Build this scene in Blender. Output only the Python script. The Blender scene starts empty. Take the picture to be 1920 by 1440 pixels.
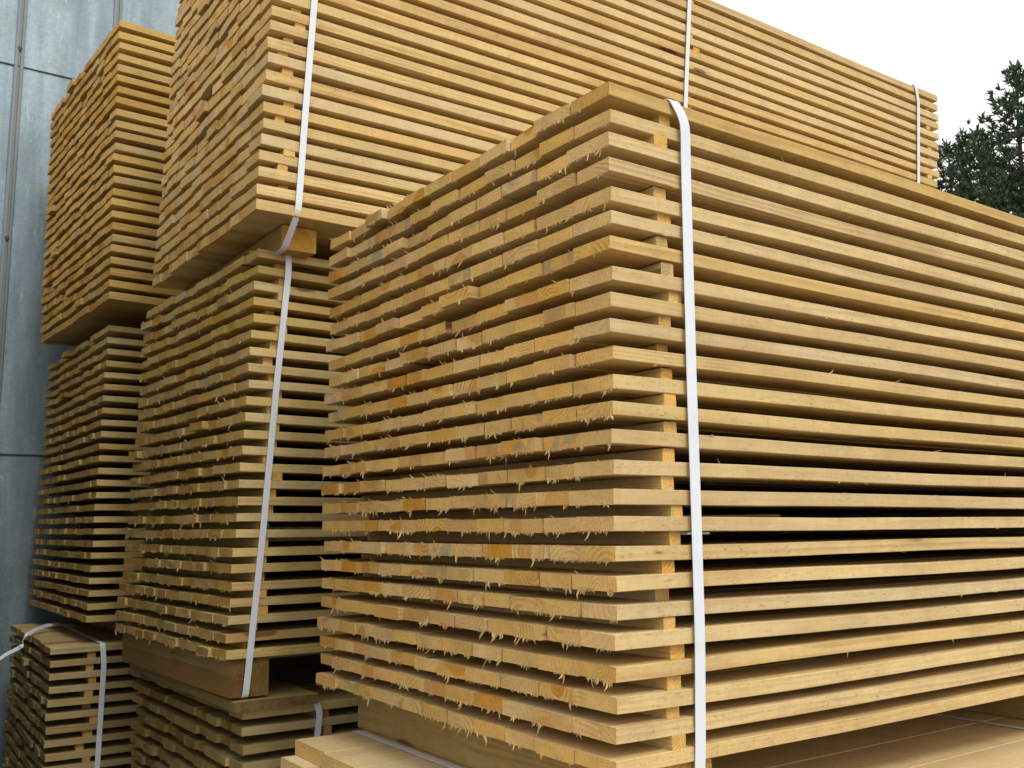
import bpy, math, random
from math import sin, cos, pi, radians, sqrt
from mathutils import Vector, Matrix, noise

S = 0.88            # survey units to metres
ZG = 1.85           # camera height in survey units
rnd = random.Random(7)
scene = bpy.context.scene
col = scene.collection

def W3(x, y, z):    # survey coordinates -> world metres, ground at z = 0
    return (x*S, y*S, (z+ZG)*S)

# ------------------------------------------------------------------ nodes
def new_mat(name):
    m = bpy.data.materials.new(name); m.use_nodes = True
    nt = m.node_tree
    for n in list(nt.nodes): nt.nodes.remove(n)
    out = nt.nodes.new('ShaderNodeOutputMaterial')
    b = nt.nodes.new('ShaderNodeBsdfPrincipled')
    nt.links.new(b.outputs[0], out.inputs[0])
    return m, nt, b

class NB:
    def __init__(s, nt): s.nt = nt
    def n(s, t, **k):
        x = s.nt.nodes.new(t)
        for a, v in k.items(): setattr(x, a, v)
        return x
    def lk(s, a, b): s.nt.links.new(a, b)
    def put(s, sock, v):
        if isinstance(v, (int, float)): sock.default_value = v
        elif isinstance(v, (tuple, list)): sock.default_value = v
        else: s.lk(v, sock)
    def math(s, op, a, b=None, c=None, clamp=False):
        x = s.n('ShaderNodeMath', operation=op); x.use_clamp = clamp
        s.put(x.inputs[0], a)
        if b is not None: s.put(x.inputs[1], b)
        if c is not None: s.put(x.inputs[2], c)
        return x.outputs[0]
    def vmul(s, v, sc):
        x = s.n('ShaderNodeVectorMath', operation='MULTIPLY'); s.put(x.inputs[0], v); x.inputs[1].default_value = sc
        return x.outputs[0]
    def noise(s, v, scale=1.0, detail=2.0, rough=0.5, dist=0.0):
        x = s.n('ShaderNodeTexNoise'); s.put(x.inputs['Vector'], v)
        x.inputs['Scale'].default_value = scale; x.inputs['Detail'].default_value = detail
        x.inputs['Roughness'].default_value = rough; x.inputs['Distortion'].default_value = dist
        return x.outputs[0]
    def ramp(s, f, a, b):       # smoothstep a..b -> 0..1
        x = s.n('ShaderNodeMapRange', interpolation_type='SMOOTHSTEP')
        s.put(x.inputs[0], f); s.put(x.inputs[1], a); s.put(x.inputs[2], b)
        return x.outputs[0]
    def mix(s, f, a, b, mode='MIX'):
        x = s.n('ShaderNodeMix', data_type='RGBA', blend_type=mode)
        s.put(x.inputs[0], f); s.put(x.inputs[6], a); s.put(x.inputs[7], b)
        return x.outputs[2]
    def bump(s, h, strength, dist):
        x = s.n('ShaderNodeBump'); s.put(x.inputs['Height'], h)
        x.inputs['Strength'].default_value = strength; x.inputs['Distance'].default_value = dist
        return x.outputs[0]

def c4(r, g, b): return (r, g, b, 1.0)

def make_wood(name, pale, tan, heart, end=False, dirt=0.25):
    m, nt, bs = new_mat(name); k = NB(nt)
    P = k.n('ShaderNodeAttribute', attribute_name='bc').outputs['Vector']
    rn = k.n('ShaderNodeAttribute', attribute_name='rn').outputs['Vector']
    sx = k.n('ShaderNodeSeparateXYZ'); k.lk(rn, sx.inputs[0])
    tint, rh, stain = sx.outputs
    sp = k.n('ShaderNodeSeparateXYZ'); k.lk(P, sp.inputs[0])
    px, py, pz = sp.outputs
    # growth rings as one solid texture: grain on the faces, arcs on the ends
    wob = k.math('SUBTRACT', k.noise(k.vmul(P, (1.6, 14, 14)), 1, 2), 0.5)
    r = k.math('SQRT', k.math('ADD', k.math('MULTIPLY', py, py), k.math('MULTIPLY', pz, pz)))
    r = k.math('ADD', r, k.math('MULTIPLY', wob, 0.022))
    fr = k.math('FRACT', k.math('MULTIPLY', r, k.math('ADD', 85.0, k.math('MULTIPLY', k.math('FRACT', k.math('MULTIPLY', tint, 7.13)), 110.0))))
    rvis = k.ramp(k.noise(k.vmul(P, (2.5, 22, 22)), 1, 2), 0.38, 0.62)
    rvis = k.math('MULTIPLY', rvis, k.math('FRACT', k.math('ADD', k.math('MULTIPLY', tint, 11.7), 0.3)))
    ring = k.math('MULTIPLY', k.math('MULTIPLY', k.ramp(fr, 0.15, 0.85), k.math('SUBTRACT', 1.0, k.ramp(fr, 0.88, 1.0))), k.math('ADD', 0.25, k.math('MULTIPLY', rvis, 1.1)))
    base = k.mix(k.ramp(tint, 0.0, 1.0), c4(*pale), c4(*tan))
    base = k.mix(k.ramp(r, rh, k.math('SUBTRACT', rh, 0.003)), base, c4(*heart))
    base = k.mix(k.math('MULTIPLY', ring, 0.40 if end else 0.34), base, k.mix(0.5, c4(heart[0]*0.62, heart[1]*0.5, heart[2]*0.42), base, 'MULTIPLY'))
    tone = k.math('FRACT', k.math('MULTIPLY', tint, 17.31))
    hs0 = k.n('ShaderNodeHueSaturation'); k.lk(base, hs0.inputs['Color'])
    k.lk(k.math('ADD', 0.90, k.math('MULTIPLY', tone, 0.16)), hs0.inputs['Value'])
    k.lk(k.math('ADD', 1.0 if end else 0.95, k.math('MULTIPLY', k.math('FRACT', k.math('MULTIPLY', tint, 29.7)), 0.16 if end else 0.14)), hs0.inputs['Saturation'])
    base = hs0.outputs[0]
    # broad blotches
    bl = k.noise(k.vmul(P, (3.0, 9, 9)), 1, 3)
    base = k.mix(k.math('MULTIPLY', k.ramp(bl, 0.42, 0.68), 0.38), base, c4(tan[0]*0.72, tan[1]*0.64, tan[2]*0.62))
    # saw marks
    if end:
        saw = k.noise(k.vmul(P, (20, 150, 60)), 1, 3, 0.65, 0.6)
    else:
        saw = k.noise(k.vmul(P, (150, 22, 34)), 1, 3, 0.7, 0.4)
    band = k.noise(k.vmul(P, (16, 2, 2)), 1, 2, 0.6)
    sawf = k.math('ADD', k.math('MULTIPLY', k.math('SUBTRACT', saw, 0.5), 0.42 if end else 0.26), k.math('MULTIPLY', k.math('SUBTRACT', band, 0.5), 0.30))
    val = k.math('ADD', 1.0, sawf)
    fine = k.noise(k.vmul(P, (30, 260, 260)), 1, 2, 0.6)
    val = k.math('ADD', val, k.math('MULTIPLY', k.math('SUBTRACT', fine, 0.5), 0.24))
    hs = k.n('ShaderNodeHueSaturation'); k.lk(base, hs.inputs['Color']); k.lk(val, hs.inputs['Value'])
    base = hs.outputs[0]
    fl = k.noise(k.vmul(P, (70, 260, 260)), 1, 3, 0.75)
    base = k.mix(k.math('MULTIPLY', k.ramp(fl, 0.55, 0.70), k.math('MULTIPLY', k.ramp(k.noise(k.vmul(P, (3.5, 11, 11)), 1, 2), 0.36, 0.58), 0.65)), base, c4(0.24, 0.15, 0.06))
    # knots
    if not end:
        vo = k.n('ShaderNodeTexVoronoi'); k.put(vo.inputs['Vector'], k.vmul(P, (3.2, 14, 14))); vo.inputs['Scale'].default_value = 1
        vs = k.n('ShaderNodeSeparateColor'); k.lk(vo.outputs['Color'], vs.inputs[0])
        rad = k.math('MULTIPLY', k.ramp(vs.outputs[0], 0.45, 1.0), 0.17)
        kn = k.ramp(k.math('ADD', vo.outputs['Distance'], k.math('MULTIPLY', wob, 0.12)), k.math('ADD', rad, 0.015), k.math('MULTIPLY', rad, 0.7))
        halo = k.ramp(vo.outputs['Distance'], k.math('MULTIPLY', rad, 2.6), rad)
        base = k.mix(k.math('MULTIPLY', halo, 0.35), base, c4(0.34, 0.19, 0.07))
        base = k.mix(k.math('MULTIPLY', kn, 0.85), base, c4(0.13, 0.058, 0.022))
        # short dark pitch pockets
        pk = k.noise(k.vmul(P, (28, 330, 330)), 1, 1)
        base = k.mix(k.math('MULTIPLY', k.ramp(pk, 0.76, 0.82), 0.6), base, c4(0.12, 0.065, 0.03))
    # blue stain and grime
    st = k.noise(k.vmul(P, (5, 26, 26)), 1, 3, 0.6, 0.3)
    base = k.mix(k.math('MULTIPLY', k.ramp(st, 0.46, 0.6), k.math('MULTIPLY', stain, 0.6 if end else 0.22)), base, c4(0.22, 0.225, 0.15))
    g = k.noise(k.vmul(P, (14, 40, 60)), 1, 4, 0.7)
    base = k.mix(k.math('MULTIPLY', k.ramp(g, 0.58, 0.8), dirt), base, c4(0.14, 0.095, 0.05))
    k.lk(base, bs.inputs['Base Color'])
    bs.inputs['Roughness'].default_value = 0.78
    bs.inputs['Specular IOR Level'].default_value = 0.25
    h = k.math('ADD', k.math('MULTIPLY', saw, 0.7), k.math('ADD', k.math('MULTIPLY', fine, 0.5), k.math('MULTIPLY', ring, 0.2)))
    k.lk(k.bump(h, 0.55, 0.0022 if end else 0.0013), bs.inputs['Normal'])
    return m

FRESH = ((0.65, 0.505, 0.260), (0.59, 0.420, 0.180), (0.54, 0.330, 0.120))
GREEN = ((0.60, 0.475, 0.220), (0.54, 0.390, 0.150), (0.49, 0.315, 0.115))
AMBER = ((0.58, 0.420, 0.165), (0.51, 0.335, 0.110), (0.44, 0.245, 0.070))
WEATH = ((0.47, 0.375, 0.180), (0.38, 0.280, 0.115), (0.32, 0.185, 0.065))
def dk(t, f): return tuple(tuple(a*q for a, q in zip(c, f)) for c in t)
M = {}
FINE = ((0.70, 0.565, 0.315), (0.66, 0.50, 0.245), (0.58, 0.40, 0.17))
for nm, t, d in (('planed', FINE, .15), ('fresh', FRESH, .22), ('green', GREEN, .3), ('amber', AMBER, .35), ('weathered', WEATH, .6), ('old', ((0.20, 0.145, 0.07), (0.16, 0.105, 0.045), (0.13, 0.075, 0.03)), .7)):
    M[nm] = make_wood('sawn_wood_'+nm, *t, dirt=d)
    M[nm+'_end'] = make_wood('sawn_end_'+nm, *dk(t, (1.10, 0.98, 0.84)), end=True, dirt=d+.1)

def simple(name, colr, rough=.5, metal=0, spec=.5):
    m, nt, b = new_mat(name)
    b.inputs['Base Color'].default_value = c4(*colr); b.inputs['Roughness'].default_value = rough
    b.inputs['Metallic'].default_value = metal; b.inputs['Specular IOR Level'].default_value = spec
    return m

def strap_mat():
    m, nt, b = new_mat('white_plastic_strap'); k = NB(nt)
    tc = k.n('ShaderNodeTexCoord').outputs['Object']
    n1 = k.noise(tc, 9, 4, .7)
    k.lk(k.mix(k.math('MULTIPLY', k.ramp(n1, .45, .8), .35), c4(.68, .74, .83), c4(.46, .47, .48)), b.inputs['Base Color'])
    b.inputs['Roughness'].default_value = .38
    k.lk(k.bump(k.noise(tc, 420, 1), .25, .0006), b.inputs['Normal'])
    return m
M['strap'] = strap_mat()

def wall_mat():
    m, nt, b = new_mat('galvanised_sheet'); k = NB(nt)
    tc = k.n('ShaderNodeTexCoord').outputs['Object']
    vo = k.n('ShaderNodeTexVoronoi'); k.put(vo.inputs['Vector'], tc); vo.inputs['Scale'].default_value = 95
    sp = k.n('ShaderNodeSeparateColor'); k.lk(vo.outputs['Color'], sp.inputs[0])
    streak = k.noise(k.vmul(tc, (9, 1, .9)), 1, 5, .65, .3)
    blot = k.noise(k.vmul(tc, (3.2, 1, 2.0)), 1, 5, .62, .6)
    oxide = k.noise(k.vmul(tc, (26, 1, 5)), 1, 4, .7, 1.5)
    base = k.mix(k.ramp(streak, .3, .72), c4(.175, .25, .30), c4(.335, .43, .49))
    base = k.mix(k.math('MULTIPLY', k.ramp(blot, .45, .75), .55), base, c4(.17, .21, .235))
    base = k.mix(k.math('MULTIPLY', k.ramp(oxide, .60, .74), .55), base, c4(.66, .70, .72))
    base = k.mix(k.math('MULTIPLY', sp.outputs[0], .22), base, c4(.10, .13, .15))
    k.lk(base, b.inputs['Base Color'])
    b.inputs['Metallic'].default_value = .35
    k.lk(k.math('ADD', .42, k.math('MULTIPLY', blot, .3)), b.inputs['Roughness'])
    k.lk(k.bump(k.math('ADD', k.noise(tc, 5, 3), k.math('MULTIPLY', sp.outputs[1], .03)), .35, .01), b.inputs['Normal'])
    return m
M['wall'] = wall_mat()
M['wall_dark'] = simple('dull_zinc_seam', (.19, .225, .24), .6, .3)
M['lap_shadow'] = simple('painted_lap_shadow', (.03, .035, .04), .8)  # near-black colour for the drawn shadow line at panel laps
M['bolt'] = simple('rusty_bolt', (.11, .06, .05), .7, .3)

def ground_mat():
    m, nt, b = new_mat('yard_gravel'); k = NB(nt)
    tc = k.n('ShaderNodeTexCoord').outputs['Object']
    a = k.noise(tc, .6, 5, .6); c = k.noise(tc, 40, 4, .7)
    base = k.mix(k.ramp(a, .35, .65), c4(.36, .31, .235), c4(.25, .22, .17))
    base = k.mix(k.math('MULTIPLY', k.ramp(c, .4, .7), .5), base, c4(.16, .145, .12))
    k.lk(base, b.inputs['Base Color']); b.inputs['Roughness'].default_value = .95
    k.lk(k.bump(c, .6, .02), b.inputs['Normal'])
    return m
M['ground'] = ground_mat()

def leaf_mat(name, a, bcol):
    m, nt, b = new_mat(name); k = NB(nt)
    at = k.n('ShaderNodeAttribute', attribute_name='rn').outputs['Vector']
    s_ = k.n('ShaderNodeSeparateXYZ'); k.lk(at, s_.inputs[0])
    k.lk(k.mix(s_.outputs[0], c4(*a), c4(*bcol)), b.inputs['Base Color'])
    b.inputs['Roughness'].default_value = .7
    return m
M['needles'] = leaf_mat('pine_needles', (.018, .046, .022), (.070, .125, .050))
M['bark'] = simple('pine_bark', (.05, .038, .028), .9)

# ------------------------------------------------------------------ mesh buffer
class Buf:
    def __init__(s): s.v = []; s.f = []; s.m = []; s.bc = []; s.rn = []
    def vert(s, p, bc=(0, 0, 0), rn=(0, 0, 0)):
        s.v.append(p); s.bc.append(bc); s.rn.append(rn); return len(s.v)-1
    def face(s, idx, m=0): s.f.append(idx); s.m.append(m)
    def build(s, name, mats, parent=None, origin=None):
        me = bpy.data.meshes.new(name)
        org = Vector(origin) if origin is not None else None
        vs = s.v if org is None else [tuple(Vector(p)-org) for p in s.v]
        me.from_pydata(vs, [], s.f)
        for mm in mats: me.materials.append(M[mm] if isinstance(mm, str) else mm)
        me.polygons.foreach_set('material_index', s.m)
        for nm, dat in (('bc', s.bc), ('rn', s.rn)):
            at = me.attributes.new(nm, 'FLOAT_VECTOR', 'POINT')
            at.data.foreach_set('vector', [q for t in dat for q in t])
        me.update()
        o = bpy.data.objects.new(name, me); col.objects.link(o)
        if org is not None: o.location = org
        if parent is not None:
            o.parent = parent
            # parts are authored in the parent's local frame
        return o

def thing(name, label, cat, loc, rz=0.0, group=None):
    o = bpy.data.objects.new(name, None); col.objects.link(o)
    o.empty_display_size = .1
    o.location = loc; o.rotation_euler = (0, 0, rz)
    o['label'] = label; o['category'] = cat
    if group: o['group'] = group
    return o
def tag(o, label=None, cat=None, group=None, kind=None):
    if label: o['label'] = label
    if cat: o['category'] = cat
    if group: o['group'] = group
    if kind: o['kind'] = kind
    return o

def spike(b, p, d, L, w, bc, rn, m=1, bend=None):
    """tapered wood splinter, root p, direction d"""
    d = Vector(d).normalized()
    s_ = d.cross(Vector((rnd.uniform(-1, 1), rnd.uniform(-1, 1), rnd.uniform(-.3, .3))))
    if s_.length < 1e-3: s_ = Vector((0, 1, 0))
    s_.normalize(); t_ = d.cross(s_)
    p = Vector(p)
    mk = lambda q: b.vert(tuple(q), bc, rn)
    r0 = [mk(p-d*0.003+s_*w*.5), mk(p-d*0.003-s_*w*.3+t_*w*.4), mk(p-d*0.003-s_*w*.3-t_*w*.4)]
    if bend is not None and L > .008:
        q = p+d*L*.55; w2 = w*.7
        r1 = [mk(q+s_*w2*.5), mk(q-s_*w2*.3+t_*w2*.4), mk(q-s_*w2*.3-t_*w2*.4)]
        d2 = (d+Vector(bend)).normalized()
        tip = mk(q+d2*L*.5)
        for i in range(3):
            b.face((r0[i], r0[(i+1) % 3], r1[(i+1) % 3], r1[i]), m)
            b.face((r1[i], r1[(i+1) % 3], tip), m)
    else:
        tip = mk(p+d*L)
        for i in range(3): b.face((r0[i], r0[(i+1) % 3], tip), m)

def board(b, x0, x1, y0, y1, z1, t, zf, n, rn, cen, frays=(0, 0), ch=.0012, endz=0.0, roll=0.0, sag=.16, skew=0.0, wane=0.0, mend=1, rough=.0010, nz=0.0):
    """sawn board along x.  zf(x, y) = smooth vertical drift of its layer"""
    w = y1-y0; off = rnd.uniform(0, 40)
    yc = (y0+y1)/2; cy, cz = cen
    z0 = z1-t
    prof = [(y0+ch, z0), (y1-ch, z0), (y1, z0+ch), (y1, z1-ch), (y1-ch, z1), (y0+ch, z1), (y0, z1-ch), (y0, z0+ch)]
    xs = [x0]
    if n > 2:
        first = [x0+.05, x0+.14]
        rest = [x0+.14+(x1-x0-.14)*i/(n-2) for i in range(1, n-1)]
        xs += first+rest
    else: xs += [x1]
    rings = []
    for i, x in enumerate(xs):
        e = max(0.0, 1-(x-x0)/sag)
        dz = endz*e*e
        ids = []
        for j, (y, z) in enumerate(prof):
            yy = y; zz = z+zf(x, yc)+dz+roll*(y-yc)*(.3+.7*e)
            xx = x
            if i == 0: xx += rnd.uniform(-rough, rough)+skew*(y-yc)/w
            if nz and i > 0:
                q = noise.noise((x*7+off, j*.37, off))
                zz += q*nz; yy += noise.noise((x*5+off, 7.1, off))*nz*(1 if y < yc else 0)
            if wane and j in (0, 7, 6) :
                q = max(0, noise.noise((x*1.3+off, 3.3, off))-.25)
                yy += q*wane*(1.6 if j != 6 else .3)
            ids.append(b.vert((xx, yy, zz), (x+off, y-yc+cy, z-(z0+z1)/2+cz), rn))
        rings.append(ids)
    for i in range(len(rings)-1):
        A, B = rings[i], rings[i+1]
        for j in range(8):
            j2 = (j+1) % 8
            b.face((A[j], A[j2], B[j2], B[j]), 0)
    b.face(tuple(reversed(rings[0])), mend); b.face(tuple(rings[-1]), mend)
    # saw fray hanging from the end's lower edge / standing on its upper edge
    nb, nt_ = frays
    def at(y, top):
        zz = (z1 if top else z0)+zf(x0, yc)+endz+roll*(y-yc)
        return (x0+.001+skew*(y-yc)/w, y, zz)
    fx = (.35+rn[0]*.4, 0.0, 0.0)
    if nz:
        for _ in range(rnd.randint(2, 9)):
            x = rnd.uniform(x0+.05, x0+min(2.4, x1-x0)); up = rnd.random() < .6
            spike(b, (x, y0+.001, (z1 if up else z0)+zf(x, yc)), (rnd.choice((-1, 1))*rnd.uniform(.5, 1.5), rnd.uniform(-.9, -.1), rnd.uniform(-.2, .9) if up else rnd.uniform(-.9, .1)),
                  rnd.uniform(.004, .016), rnd.uniform(.0012, .0026), (x+off, 0, .03), fx, 0, (rnd.uniform(-.5, .5), 0, rnd.uniform(-.5, .5)))
    for _ in range(nb):
        y = rnd.uniform(y0+.002, y1-.002)
        if noise.noise((y*26+off*3, off, 1.7)) < .02: continue
        L = min(.010, .0014+rnd.expovariate(1/.0018)) if rnd.random() < .98 else rnd.uniform(.009, .020)
        dr = (rnd.uniform(-.7, .1), rnd.gauss(0, .4)+rnd.choice((-.3, .25)), -1)
        spike(b, at(y, False), dr, L, rnd.uniform(.0022, .0058), (x0+off, 0, .03), fx, 0, (rnd.uniform(-.4, .4), rnd.uniform(-.5, .5), rnd.uniform(-.1, .3)))
    for _ in range(nt_):
        y = rnd.uniform(y0+.002, y1-.002)
        if noise.noise((y*26+off*3, off, 9.7)) < .05: continue
        L = min(.010, .0014+rnd.expovariate(1/.0020)) if rnd.random() < .98 else rnd.uniform(.008, .018)
        dr = (rnd.uniform(-1.3, -.3), rnd.gauss(0, .4)+.3, .8)
        spike(b, at(y, True), dr, L, rnd.uniform(.0016, .0032), (x0+off, 0, .03), fx, 0, (rnd.uniform(-.6, .3), rnd.uniform(-.5, .5), rnd.uniform(-.5, .6)))

def beam(b, x0, x1, y0, y1, z0, z1, rn, axis='y', n=3, ch=.002, mside=0, mend=1):
    """timber along y (stickers, bearers): end faces at y0 and y1"""
    off = rnd.uniform(0, 40); xc = (x0+x1)/2; zc = (z0+z1)/2
    prof = [(x0+ch, z0), (x1-ch, z0), (x1, z0+ch), (x1, z1-ch), (x1-ch, z1), (x0+ch, z1), (x0, z1-ch), (x0, z0+ch)]
    cy, cz = rnd.uniform(-.05, .05), rnd.uniform(-.05, .05)
    rings = []
    for i in range(n):
        y = y0+(y1-y0)*i/(n-1)
        rings.append([b.vert((x, y+(rnd.uniform(-.001, .001) if i in (0, n-1) else 0), z), (y+off, x-xc+cy, z-zc+cz), rn) for x, z in prof])
    for A, B in zip(rings, rings[1:]):
        for j in range(8):
            j2 = (j+1) % 8
            b.face((A[j], B[j], B[j2], A[j2]), mside)
    b.face(tuple(rings[0]), mend); b.face(tuple(reversed(rings[-1])), mend)

def ribbon(name, pts, width, thick, parent=None, axis=(1, 0, 0), closed=True, sub=2):
    """flat plastic band following pts; width laid along axis"""
    P = [Vector(p) for p in pts]
    # round the corners
    for _ in range(sub):
        Q = []
        n = len(P)
        rng = range(n) if closed else range(n-1)
        if not closed: Q.append(P[0])
        for i in rng:
            a, c = P[i], P[(i+1) % n]
            l = (c-a).length; q = min(.25, .012/max(l, 1e-6))
            Q += [a.lerp(c, q), a.lerp(c, 1-q)]
        if not closed: Q.append(P[-1])
        P = Q
    b = Buf(); ax0 = Vector(axis).normalized(); n = len(P); rings = []
    for i, p in enumerate(P):
        t = (P[(i+1) % n]-P[i-1]) if closed else (P[min(i+1, n-1)]-P[max(i-1, 0)])
        t.normalize()
        ax = (ax0-t*ax0.dot(t)).normalized(); nn = ax.cross(t)
        rings.append([b.vert(tuple(p+ax*sx*width/2+nn*sn*thick/2)) for sx, sn in ((-1, -1), (1, -1), (1, 1), (-1, 1))])
    rng = range(n) if closed else range(n-1)
    for i in rng:
        A, B = rings[i], rings[(i+1) % n]
        for j in range(4): b.face((A[j], A[(j+1) % 4], B[(j+1) % 4], B[j]), 0)
    if not closed:
        b.face(tuple(reversed(rings[0]))); b.face(tuple(rings[-1]))
    return b.build(name, ['strap'], parent)

# ------------------------------------------------------------------ packs
def widths(W, mean, var):
    n = max(1, round(W/mean)); ws = [1+rnd.uniform(-var, var) for _ in range(n)]
    s_ = sum(ws); return [w*W/s_ for w in ws]

def pack(name, label, ax, ay, az, Wd, lx, ly, th, mat, L=3.48, nl=25, p=.05, tr=.53, mean=.108, var=.1,
         xj=.006, ej=.002, rj=.0, fr=None, straps=(), bearer=None, stick=.14, stain=.12, tintbias=0, group=None,
         bearers_x=None, strapw=.020, loose=0.0, wane=.0, skip_top=False, seg=20, stick_y=None, front_recess=.018, rng=None, mid=None, brec=.012, bw=.118, bmats=None, wob=1.0):
    """coordinates in survey units; local frame: x along the boards, y across, z up, origin below the near corner.
       lx, ly: how far the pack leans per unit of height going down"""
    global rnd
    if rng is not None: rnd = random.Random(rng)
    H = nl*p
    h_b = bearer if bearer else 0
    base = W3(ax, ay, az-(nl-1)*p-tr*p-h_b)
    root = thing(name, label, 'lumber pack', base, th, group)
    zt = ((nl-1)*p+tr*p+h_b)     # local z of the top face of layer 0
    t = tr*p
    rows = []
    nW = round(Wd/mean)
    for i in range(nl):
        ox, oy = lx*i*p, ly*i*p
        a1, a2, a3 = rnd.uniform(-.0022, .0022), rnd.uniform(-.0020, .0020), rnd.uniform(0, 6)
        a4 = rnd.uniform(-.003, .003)
        def zf(x, y, a1=a1, a2=a2, a3=a3, a4=a4): return wob*(a1*1.3*sin(x*2.4+a3)+a2*sin(y*4.2/S+a3*2)+.0012*sin(x*5.3+a3*3)+a4*(x/3/S-.2)*.5)*S
        ws = widths(Wd, mean, var)
        y = oy
        for c, w in enumerate(ws):
            gp = rnd.choice((.0007, .0009, .0014, .0024))
            rows.append((i, c, ox, y+gp, y+w-gp, zf)); y += w
    # which boards become parts: the 100 nearest the corner that shows
    mats = [mat, mat+'_end']
    rows.sort(key=lambda r: (r[1], r[0]))
    rest = Buf(); nparts = 0; total = len(rows)
    for (i, c, ox, y0, y1, zf) in rows:
        z1 = zt-i*p
        j = rnd.uniform(-xj, xj)
        if rnd.random() < .06: j += rnd.uniform(-1, 1)*.020
        if c == 0: j *= .45
        tint = min(1, max(0, rnd.gauss(.42+tintbias, .27)))
        rh = rnd.choice((0, 0, 0, .02, .03, .045, .06)) if c else 0
        cen = (rnd.uniform(-.045, .045), rnd.choice((-1, 1))*rnd.uniform(.0, .055))
        if rnd.random() < .25: cen = (rnd.uniform(-.05, .05), rnd.choice((-1, 1))*rnd.uniform(.06, .12)); rh = 0
        stn = rnd.uniform(.6, 1.1) if rnd.random() < stain else rnd.uniform(0, .12)
        part = nparts < 100
        b = Buf() if part else rest
        f = fr(i/(nl-1), (y0)/Wd) if fr else (0, 0)
        f = (int(f[0]*rnd.uniform(.3, 1.7)+rnd.random()), int(f[1]*rnd.uniform(.3, 1.7)+rnd.random())) if fr else (0, 0)
        board(b, (ox+j)*S, (ox+j+L+rnd.uniform(-.012, .012))*S, y0*S, y1*S, z1*S, t*S*(rnd.uniform(.90, 1.02) if c == 0 else rnd.uniform(.95, 1.0)), zf,
              seg if c == 0 else 7, (tint, rh, stn), cen, f, ch=.0011 if c > 0 else .0009,
              endz=rnd.gauss(0, ej)*S, roll=rnd.gauss(0, rj), skew=rnd.uniform(-.004, .004),
              wane=wane if c == 0 and rnd.random() < .35 else 0, nz=.0007 if c == 0 else 0)
        if part:
            b.build('board', mats, root); nparts += 1
    if total > 100:
        o = rest.build('boards', mats, root); o['kind'] = 'stuff'
    # stickers
    if stick is not None:
        cols = [stick, stick+(1.56 if mid is None else mid), L-stick-.03]
        for ci, cx in enumerate(cols):
            for i in range(nl-1):
                b = Buf(); w = rnd.uniform(.028, .036)
                jx = rnd.gauss(0, .009)
                if rnd.random() < .12: jx += rnd.uniform(-.04, .04)
                x0 = lx*(i+.5)*p+cx+jx
                tintv = rnd.uniform(.1, .7)
                zA, zB = zt-(i+1)*p, zt-i*p-t
                yo = ly*(i+.5)*p
                mm = ['amber', 'amber_end'] if rnd.random() < .12 else mats
                beam(b, x0*S, (x0+w)*S, (yo+rnd.uniform(0, front_recess)+(.03 if rnd.random() < .2 else 0))*S, (yo+Wd+rnd.uniform(-.01, .004))*S, (zA-.0015)*S, (zB+.0015)*S, (tintv, 0, rnd.choice((0, 0, 0, .9))), n=3)
                b.build('sticker', mm, root)
    # bearers (thick cross timbers the pack is strapped to)
    if bearer:
        for bx in (bearers_x or [stick or .05, 1.65, L-.2]):
            b = Buf(); x0 = lx*nl*p+bx; yo = ly*nl*p
            beam(b, x0*S, (x0+bw)*S, (yo+brec)*S, (yo+Wd-.02)*S, 0.0, (h_b-.001)*S, (.8, .05, .3), n=5, ch=.003)
            b.build('bearer', bmats or mats, root)
    # straps: closed loops round the pack
    for sp in straps:
        # sp: list of (x, z below top, y stand-off) down the front in pack-local survey units, first = top edge
        pts = []
        for (x, dz, so) in sp['front']:
            pts.append(((x)*S, (-.0035-so+ly*dz)*S, (zt-dz)*S))
        xb = sp['front'][-1][0]; xt = sp['front'][0][0]
        zb = -.0025 if (bearer and sp.get('under', True)) else h_b-.003
        yo = ly*nl*p
        if bearer and sp.get('under', True):
            pts.append(((xb-.006)*S, (yo+brec-.006)*S, zb*S+.002)); pts.append(((xb-.006)*S, (yo+brec+.02)*S, zb*S))
        else:
            pts.append((xb*S, (yo-.003)*S, zb*S)); pts.append((xb*S, (yo+.03)*S, zb*S))
        pts.append((xb*S, (yo+Wd-.03)*S, zb*S)); pts.append((xb*S, (yo+Wd+.004)*S, zb*S+.002))
        pts.append((xt*S, (Wd+.0045)*S, zt*S)); pts.append((xt*S, (Wd-.01)*S, (zt+.0055)*S))
        pts.append((xt*S, .02*S, (zt+.0055)*S)); pts.append((xt*S, .004*S, (zt+.0050)*S))
        ribbon('strap', pts, strapw*S*sp.get('w', 1), .0012, root)
    return root

# frays: upper layers are cut upward on the far side, lower layers downward
def fr_front(h, y):     # h 0 top .. 1 bottom, y 0 near corner .. 1 far side
    far = y
    top = 110*max(0, far-.35)*max(0, 1.0-h*.9)+ (75*max(0, far-.1)*max(0, .75-abs(h-.5)*2) )+ 2
    bot = 40*max(0, 1-far*1.1)+ 80*h*(.45+.55*far if h > .4 else .25) + 14
    return (bot, top)
def fr_mid(h, y):
    return (14+30*h, 22*(.2+y)*(1-.5*h)+6)
def fr_low(h, y): return (3, 3)

def sf(ax, pts):      # strap pixels already surveyed as (x, z): make pack-local front points
    return pts

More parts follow.
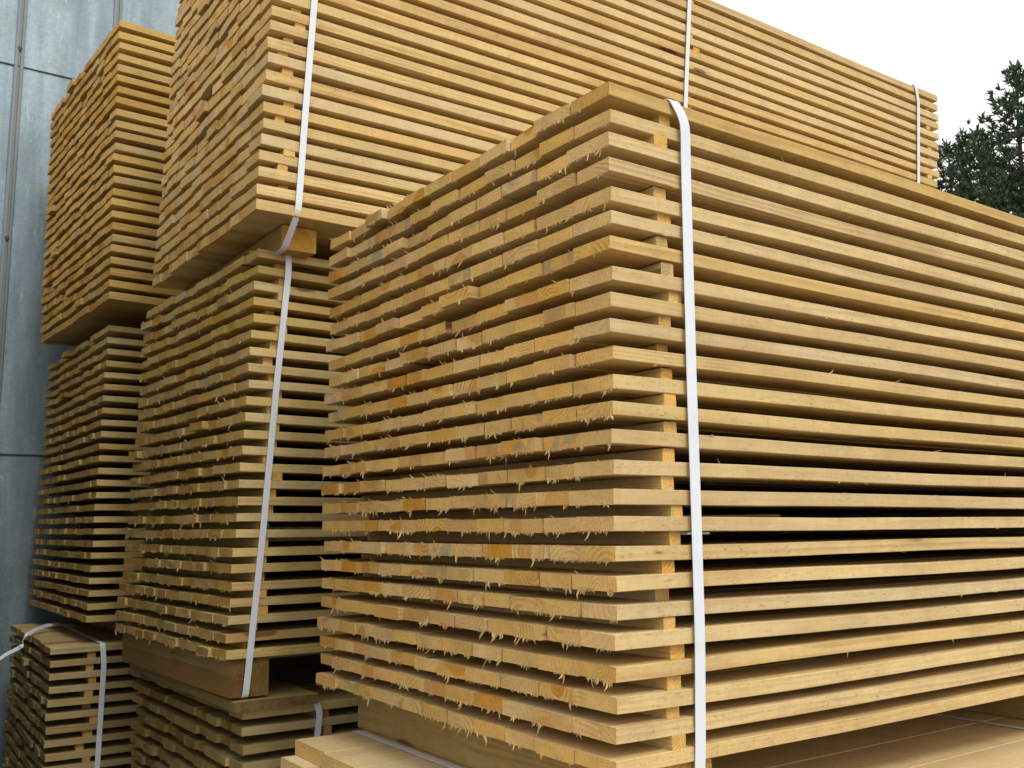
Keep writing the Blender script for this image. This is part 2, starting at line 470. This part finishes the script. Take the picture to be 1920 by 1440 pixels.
# A: the nearest pack
def rel(ax, az, lst, so=.0): return [(x-ax, az-z, s_) for (x, z, s_) in lst]
A = (1.1238, 1.2934, .8141)
pack('lumber_pack', 'nearest pack of pale boards with splintered ends and one long white strap',
     *A, 1.223, -.0138, -.0032, 0.0, 'fresh', var=.17, rng=11, fr=fr_front, xj=.006, ej=.0007, rj=.002, stick=.130, mid=1.75, stain=.14, bearer=.122, bearers_x=[.112, 1.62, 3.1], bmats=['weathered', 'weathered_end'],
     wane=.012, seg=60, tr=.535, group='stickered packs of sawn boards stacked beside the wall',
     straps=[{'front': rel(A[0], A[2], [(1.287, .814, .0), (1.309, .775, .006), (1.308, .69, .004), (1.305, .48, .004), (1.303, .26, .003), (1.302, .0, .003), (1.300, -.2, .003), (1.294, -.40, .0)]), 'w': 1.25},
             {'front': [(3.25, 0, 0), (3.26, .1, .004), (3.25, 1.2, 0)]}])

B1 = (.9885, 2.6053, 2.148)
pack('lumber_pack', 'high pack with three white straps, raised on a square timber, cut by the top edge',
     *B1, 1.113, -.030, .046, 0.0, 'fresh', rng=23, tr=.66, L=3.47, xj=.0045, ej=.0007, rj=.002, mean=.112, var=.16, stick=.062, mid=1.66, stain=.10, bearer=.076, bearers_x=[.115, 1.65, 3.2], bmats=['green', 'green_end'], brec=.085, bw=.112,
     tintbias=-.05, seg=40, group='stickered packs of sawn boards stacked beside the wall',
     straps=[{'front': rel(B1[0], B1[2], [(1.104, 2.148, 0), (1.102, 1.6, .003), (1.088, 1.24, .003), (1.079, .93, .002)])},
             {'front': rel(B1[0], B1[2], [(2.705, 2.148, 0), (2.70, 2.10, .004), (2.678, 1.65, .003), (2.66, .93, .002)])},
             {'front': rel(B1[0], B1[2], [(4.262, 2.148, 0), (4.275, 2.07, .006), (4.262, 1.65, .003), (4.24, .93, .002)])}])

B2 = (1.0164, 2.8072, .8451)
pack('lumber_pack', 'frayed pack with one slanting white strap, directly below the high three-strap pack',
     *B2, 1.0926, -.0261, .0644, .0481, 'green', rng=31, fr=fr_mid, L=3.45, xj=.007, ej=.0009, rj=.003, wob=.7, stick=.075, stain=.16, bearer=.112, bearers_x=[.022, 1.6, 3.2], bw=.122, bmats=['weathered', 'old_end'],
     seg=30, group='stickered packs of sawn boards stacked beside the wall',
     straps=[{'front': rel(B2[0], B2[2], [(1.112, .845, 0), (1.114, .79, .005), (1.095, .43, .004), (1.077, -.01, .004), (1.060, -.35, .0)])},
             {'front': [(3.2, 0, 0), (3.2, 1.2, 0)]}])

B3 = (1.045, 2.90, -.532)
pack('lumber_pack', 'weathered pack under the dark crosswise plank, bottom of the middle stack',
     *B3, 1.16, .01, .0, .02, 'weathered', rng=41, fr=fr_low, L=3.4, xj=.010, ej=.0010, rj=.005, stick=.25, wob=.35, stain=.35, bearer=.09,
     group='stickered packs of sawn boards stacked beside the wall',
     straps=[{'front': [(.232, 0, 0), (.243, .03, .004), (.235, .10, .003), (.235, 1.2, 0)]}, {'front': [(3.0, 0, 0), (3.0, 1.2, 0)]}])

C1 = (.8656, 4.174, 2.17)
pack('lumber_pack', 'amber pack with ragged ends, topmost of the rear stack beside the metal wall',
     *C1, 1.2302, .0124, -.0107, .0496, 'amber', rng=53, tr=.62, L=3.45, xj=.0045, ej=.0007, rj=.003, mean=.105, var=.2, stick=.45, stain=.12, bearer=.085, bearers_x=[.45, 1.7, 3.1],
     tintbias=-.05, group='stickered packs of sawn boards stacked beside the wall',
     straps=[{'front': [(.72, 0, 0), (.72, 1.2, 0)]}, {'front': [(3.0, 0, 0), (3.0, 1.2, 0)]}])

C2 = (.9103, 4.2815, .8541)
pack('lumber_pack', 'pack with thin boards and wide black gaps, middle of the rear stack',
     *C2, 1.2635, -.021, -.0019, .0134, 'green', rng=61, fr=fr_low, tr=.50, L=3.4, xj=.007, ej=.0009, rj=.004, stick=.20, wob=.45, stain=.2, bearer=.085, bearers_x=[.22, 1.7, 3.1],
     tintbias=.1, group='stickered packs of sawn boards stacked beside the wall',
     straps=[{'front': [(.72, 0, 0), (.72, 1.2, 0)]}, {'front': [(3.0, 0, 0), (3.0, 1.2, 0)]}])

C3 = (.753, 4.25, -.457)
pack('lumber_pack', 'low dark pack in the bottom left corner, its flat top board uncovered',
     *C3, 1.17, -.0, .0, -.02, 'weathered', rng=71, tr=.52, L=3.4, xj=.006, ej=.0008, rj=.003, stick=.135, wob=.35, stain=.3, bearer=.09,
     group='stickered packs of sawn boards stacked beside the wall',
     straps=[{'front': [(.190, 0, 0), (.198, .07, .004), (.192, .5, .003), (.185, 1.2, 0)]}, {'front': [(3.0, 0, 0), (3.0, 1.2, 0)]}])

# D: solid pack of wide smooth planks below A
rnd = random.Random(81)
DT = -.535
dz = .038; nd = 32
D = thing('plank_pack', 'solid pack of wide smooth planks with a white strap across its top', 'plank pack', W3(1.02, 1.17, DT-nd*dz))
restb = Buf(); cnt = 0
rows = []
for i in range(nd):
    ws = widths(1.285, .185, .05); y = 0
    for c, w in enumerate(ws): rows.append((i, c, y+.001, y+w-.001)); y += w
rows.sort(key=lambda r: (r[0] > 6, -r[1] if r[0] > 0 else -99, r[0]))
for (i, c, y0, y1) in rows:
    part = cnt < 100; b = Buf() if part else restb
    zt = (nd-i)*dz
    x0 = rnd.uniform(-.012, .01) - (.035 if i == 1 else 0)
    board(b, x0*S, (x0+4.0)*S, y0*S, y1*S, zt*S, (dz-.001)*S, lambda x, y: 0.0, 12, (rnd.uniform(.0, .6), 0, 0), (rnd.uniform(-.05, .05), rnd.uniform(.02, .06)),
          (3, 4) if i < 4 else (0, 0), ch=.002)
    if part: b.build('plank', ['planed', 'planed_end'], D); cnt += 1
o = restb.build('planks', ['planed', 'planed_end'], D); o['kind'] = 'stuff'
for sx in (.172, 1.58, 3.4):
    zt = nd*dz
    ribbon('strap', [(sx*S, -.003, 0.02), (sx*S, -.003, zt*S+.001), (sx*S+.004, .02, zt*S+.0025), (sx*S, 1.27*S, zt*S+.0025), (sx*S, 1.288*S, zt*S), (sx*S, 1.288*S, -.002), (sx*S, .01, -.002)], .017, .0012, D)

# dark plank lying across the bottom middle pack, under the beam
rnd = random.Random(5)
b = Buf()
beam(b, 0, .262*S, 0, 1.12*S, 0, .029*S, (1, 0, .5), n=6, ch=.002)
pl = b.build('plank', ['weathered', 'old_end'])
pl.location = W3(1.012, 2.872, -.5295); pl.rotation_euler = (0, 0, .02)
tag(pl, 'dark weathered wide plank lying crosswise under the thick beam of the middle stack', 'plank')

# loose strap end lying on the low rear pack
LS = [(.575, 4.45, -.560), (.60, 4.50, -.520), (.640, 4.55, -.500), (.690, 4.62, -.490), (.716, 4.68, -.484), (.722, 4.70, -.462), (.738, 4.72, -.444), (.79, 4.82, -.432), (.86, 4.95, -.428), (.93, 5.02, -.436), (.99, 5.03, -.446)]
ls = ribbon('loose_strap', [W3(*p) for p in LS], .015, .0014, None, axis=(.3, 1, .35), closed=False, sub=3)
tag(ls, 'loose curled white strap end lying across the low rear pack toward the wall', 'strap')

# ------------------------------------------------------------------ wall
def box(b, x0, x1, y0, y1, z0, z1, m=0):
    v = [b.vert((x, y, z)) for x in (x0, x1) for y in (y0, y1) for z in (z0, z1)]
    for f in ((0, 1, 3, 2), (4, 6, 7, 5), (0, 4, 5, 1), (2, 3, 7, 6), (0, 2, 6, 4), (1, 5, 7, 3)): b.face(tuple(v[i] for i in f), m)

WY = 5.70
wall = thing('metal_wall', 'weathered galvanised sheet metal wall of blue-grey panels behind the rear stack', 'wall', W3(0, WY, -ZG))
seams = [.672+k*.497 for k in range(-3, 18)]
hz = [.417+2.135*k+ZG for k in (-1, 0, 1, 2)]
zs = [0.0]+[h for h in hz if h > .1][:-1]+[3.75+ZG]
for k in range(len(seams)-1):
    for q in range(len(zs)-1):
        b = Buf(); rr = random.Random(k*7+q)
        x0, x1 = seams[k]+.0005, seams[k+1]-.0005; z0, z1 = zs[q]-(.02 if q else 0), zs[q+1]
        nx, nz_ = 8, 10; lap = .0018*q
        ids = []
        for a in range(nx+1):
            for c in range(nz_+1):
                x = x0+(x1-x0)*a/nx; z = z0+(z1-z0)*c/nz_
                yy = -lap+.0030*noise.noise((x*3, z*1.6, 3.0))
                ids.append(b.vert((x*S, yy*S, z*S)))
        bk = len(ids)
        for a in range(nx):
            for c in range(nz_):
                i0 = a*(nz_+1)+c
                b.face((ids[i0], ids[i0+nz_+1], ids[i0+nz_+2], ids[i0+1]))
        box(b, x0*S, x1*S, .03*S, .032*S, z0*S, z1*S)
        b.build('sheet_panel', ['wall'], wall)
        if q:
            b = Buf(); box(b, x0*S, x1*S, -.009*S, -.002*S, (z0-.007)*S, (z0-.0005)*S)  # dark strip standing in for the shadow under the panel lap
            b.build('lap_shadow_strip', ['lap_shadow'], wall)
for k, sx in enumerate(seams):
    b = Buf()
    # standing seam cover: hat profile
    pr = [(-.026, 0), (-.020, -.012), (-.007, -.014), (-.005, -.006), (.005, -.006), (.007, -.014), (.020, -.012), (.026, 0)]
    for (xa, ya), (xb_, yb) in zip(pr, pr[1:]):
        lo = [b.vert(((sx+xa)*S, (ya-.003)*S, 0)), b.vert(((sx+xb_)*S, (yb-.003)*S, 0))]
        hi = [b.vert(((sx+xa)*S, (ya-.003)*S, zs[-1]*S)), b.vert(((sx+xb_)*S, (yb-.003)*S, zs[-1]*S))]
        b.face((lo[0], lo[1], hi[1], hi[0]), 1 if abs(xa+xb_)/2 < .02 else 0)
    sc = b.build('seam_cover', ['wall', 'wall_dark'], wall)
    for zb in (.56, 1.5, 2.42, 3.4, 4.48, 5.4):
        q = Buf(); r = .011
        c0 = [q.vert(((sx+.0*k)*S+r*cos(a*pi/3), -.020*S, zb*S+r*sin(a*pi/3))) for a in range(6)]
        c1 = [q.vert(((sx)*S+r*cos(a*pi/3), -.002*S, zb*S+r*sin(a*pi/3))) for a in range(6)]
        q.face(tuple(c0))
        for a in range(6): q.face((c0[a], c1[a], c1[(a+1) % 6], c0[(a+1) % 6]))
        q.build('bolt', ['bolt'], sc)

# added unseen return panels that shade the lower left, running back toward the camera
for k in range(7):
    b = Buf()
    y0, y1 = -k*.5*S, -(k+1)*.5*S+.001
    box(b, .07*S, .075*S, y1, y0, 0, 3.25*S)
    b.build('sheet_panel', ['wall'], wall)  # added unseen return panel, shades the lower left

# ------------------------------------------------------------------ ground
b = Buf(); R_ = 400
n = 24
for i in range(n+1):
    for j in range(n+1):
        x = -R_+2*R_*i/n; y = -R_+2*R_*j/n
        b.vert((x, y, 0.0))
for i in range(n):
    for j in range(n):
        a = i*(n+1)+j; b.face((a, a+n+1, a+n+2, a+1))
g = b.build('ground', ['ground']); g['kind'] = 'structure'

# ------------------------------------------------------------------ pines
def tube(b, pts, r0, r1, k=6):
    rings = []
    for i, p in enumerate(pts):
        p = Vector(p); t = Vector(pts[min(i+1, len(pts)-1)])-Vector(pts[max(i-1, 0)]); t.normalize()
        u = t.cross(Vector((0, 0, 1)) if abs(t.z) < .9 else Vector((1, 0, 0))).normalized(); v = t.cross(u)
        r = r0+(r1-r0)*i/(len(pts)-1)
        rings.append([b.vert(tuple(p+u*r*cos(2*pi*a/k)+v*r*sin(2*pi*a/k))) for a in range(k)])
    for A_, B_ in zip(rings, rings[1:]):
        for a in range(k): b.face((A_[a], A_[(a+1) % k], B_[(a+1) % k], B_[a]))

def pine(x, y, H, spread, label, seed, z_clear=.25, dens=1.0, sharp=1.0):
    r = random.Random(seed)
    root = thing('pine_tree', label, 'tree', (x, y, 0), 0, 'pines beyond the stacks')
    tb = Buf(); cb = Buf()
    lean = (r.uniform(-.02, .02), r.uniform(-.02, .02))
    P = lambda h: Vector((lean[0]*h+.15*sin(h*.5+seed), lean[1]*h+.15*cos(h*.4+seed), h))
    tube(tb, [P(H*i/12) for i in range(13)], .022*H*.8, .02, 8)
    def tuft(c, d, size):
        shade = min(1, max(0, r.gauss(.42, .25)))
        for _ in range(14):
            v = (d+Vector((r.gauss(0, .75), r.gauss(0, .75), r.gauss(.15, .65)))).normalized()
            s_ = v.cross(Vector((r.gauss(0, 1), r.gauss(0, 1), r.gauss(0, 1)))).normalized()
            L = size*r.uniform(.6, 1.15); w = size*.125
            q = c+v*L*.15
            sh = (min(1, max(0, shade+r.uniform(-.2, .2))), 0, 0)
            a = cb.vert(tuple(q-s_*w), rn=sh); e = cb.vert(tuple(q+s_*w), rn=sh); f = cb.vert(tuple(q+v*L+s_*w*.6), rn=sh); g_ = cb.vert(tuple(q+v*L-s_*w*.6), rn=sh)
            cb.face((a, e, f, g_))
    h = H*z_clear
    while h < H*.985:
        u = (h/H-z_clear)/(1-z_clear)
        prof = (1-u)**(.75*sharp)*(.55+.45*min(1, u*4))
        R0 = spread*prof+.22
        nb = r.randint(4, 6)
        a0 = r.uniform(0, 6.28)
        for q in range(nb):
            an = a0+q*6.28/nb+r.uniform(-.4, .4)
            L = R0*r.uniform(.55, 1.2)
            up = .25+.5*u+r.uniform(-.1, .2)
            o_ = P(h)
            d = Vector((cos(an), sin(an), up*.6)).normalized()
            pts = []
            for s_ in range(6):
                tt = s_/5; pts.append(o_+d*L*tt+Vector((0, 0, .22*L*tt*tt-.10*L*sin(tt*pi))))
            tube(tb, pts, .012+.012*L, .008, 5)
            m = max(3, int(L*10*dens))
            for s_ in range(m):
                tt = .25+.75*(s_+r.random())/m
                i0 = min(4, int(tt*5)); c = pts[i0].lerp(pts[i0+1], tt*5-i0)
                side = Vector((-sin(an), cos(an), 0))*r.choice((-1, 1))
                sl = L*.38*(1.1-tt)*r.uniform(.3, 1.1)+.05
                tip = c+(side+d*.7).normalized()*sl+Vector((0, 0, .12*sl+r.uniform(-.03, .10)))
                if sl > .25: tube(tb, [c, tip], .010, .005, 4)
                for z in range(max(1, int(sl/.13))):
                    cc = c.lerp(tip, (z+1)/max(1, int(sl/.13)))
                    tuft(cc+Vector((r.gauss(0, .03), r.gauss(0, .03), r.gauss(0, .03))), (d*.5+Vector((0, 0, .8))).normalized(), r.uniform(.10, .17))
        h += r.uniform(.22, .36)*(1-.35*u)
    tuft(P(H), Vector((0, 0, 1)), .25); tuft(P(H*.985), Vector((0, 0, 1)), .3)
    tb.build('trunk', ['bark'], root); cb.build('crown', ['needles'], root)
    return root

def tree_at(dx, dy, dzz, k=1.0): return (dx*S*k, dy*S*k, (dzz*k+ZG)*S)
x, y, h = tree_at(25.15, 12.40, 11.87); pine(x, y, h, 2.1, 'tallest pine with a narrow spire, at the right edge of the photo', 3, .2, 1.1)
x, y, h = tree_at(24.69*1.05, 13.0*1.05, 10.34*1.05); pine(x, y, h, 1.45, 'bushy mid-height pine just left of the tallest one', 8, .2, 1.1, .8)
x, y, h = tree_at(24.35*1.2, 13.78*1.2, 10.12*1.2); pine(x, y, h, 1.7, 'lowest pine, peeping out beside the end of the tall pack', 14, .2, 1.0, .8)

# ------------------------------------------------------------------ light
w = bpy.data.worlds.new('World'); scene.world = w; w.use_nodes = True
nt = w.node_tree
for n_ in list(nt.nodes): nt.nodes.remove(n_)
k = NB(nt)
out = k.n('ShaderNodeOutputWorld'); bg = k.n('ShaderNodeBackground'); k.lk(bg.outputs[0], out.inputs[0])
sky = k.n('ShaderNodeTexSky', sky_type='NISHITA'); sky.sun_disc = False
SUN_EL, SUN_AZ = radians(50), radians(-88)     # azimuth of the sun measured from +X towards +Y
sky.sun_elevation = SUN_EL; sky.sun_rotation = pi/2-SUN_AZ
sky.dust_density = 6; sky.air_density = 1.0; sky.ozone_density = 1.0
# overcast: an even bright cloud layer over the sky's own gradient
mixc = k.mix(.82, sky.outputs[0], c4(9.2, 9.0, 8.65))
k.lk(mixc, bg.inputs[0]); bg.inputs[1].default_value = .15
sl = bpy.data.lights.new('sun', 'SUN'); sl.energy = 1.3; sl.angle = radians(14); sl.color = (1, .95, .86)
so = bpy.data.objects.new('sun', sl); col.objects.link(so)
d = Vector((cos(SUN_EL)*cos(SUN_AZ), cos(SUN_EL)*sin(SUN_AZ), sin(SUN_EL)))
so.rotation_euler = (-d).to_track_quat('-Z', 'Y').to_euler(); so.location = (0, 0, 30)

# ------------------------------------------------------------------ camera
f_, pit, roll, yaw = 1828.43, .1450525, -.007868, .9626150
F = Vector((cos(yaw)*cos(pit), sin(yaw)*cos(pit), sin(pit))); R = Vector((sin(yaw), -cos(yaw), 0)); U = R.cross(F)
R2 = R*cos(roll)+U*sin(roll); U2 = U*cos(roll)-R*sin(roll)
cd = bpy.data.cameras.new('camera'); cam = bpy.data.objects.new('camera', cd); col.objects.link(cam)
cd.sensor_width = 36; cd.lens = 36*f_/1920; cd.clip_start = .05; cd.clip_end = 2000
m3 = Matrix((R2, U2, -F)).transposed()
cam.matrix_world = Matrix.Translation((0, 0, ZG*S)) @ m3.to_4x4()
scene.camera = cam
scene.view_settings.view_transform = 'Standard'; scene.view_settings.look = 'None'
scene.view_settings.exposure = 0.05; scene.view_settings.gamma = 1
scene.cycles.max_bounces = 8; scene.cycles.diffuse_bounces = 5
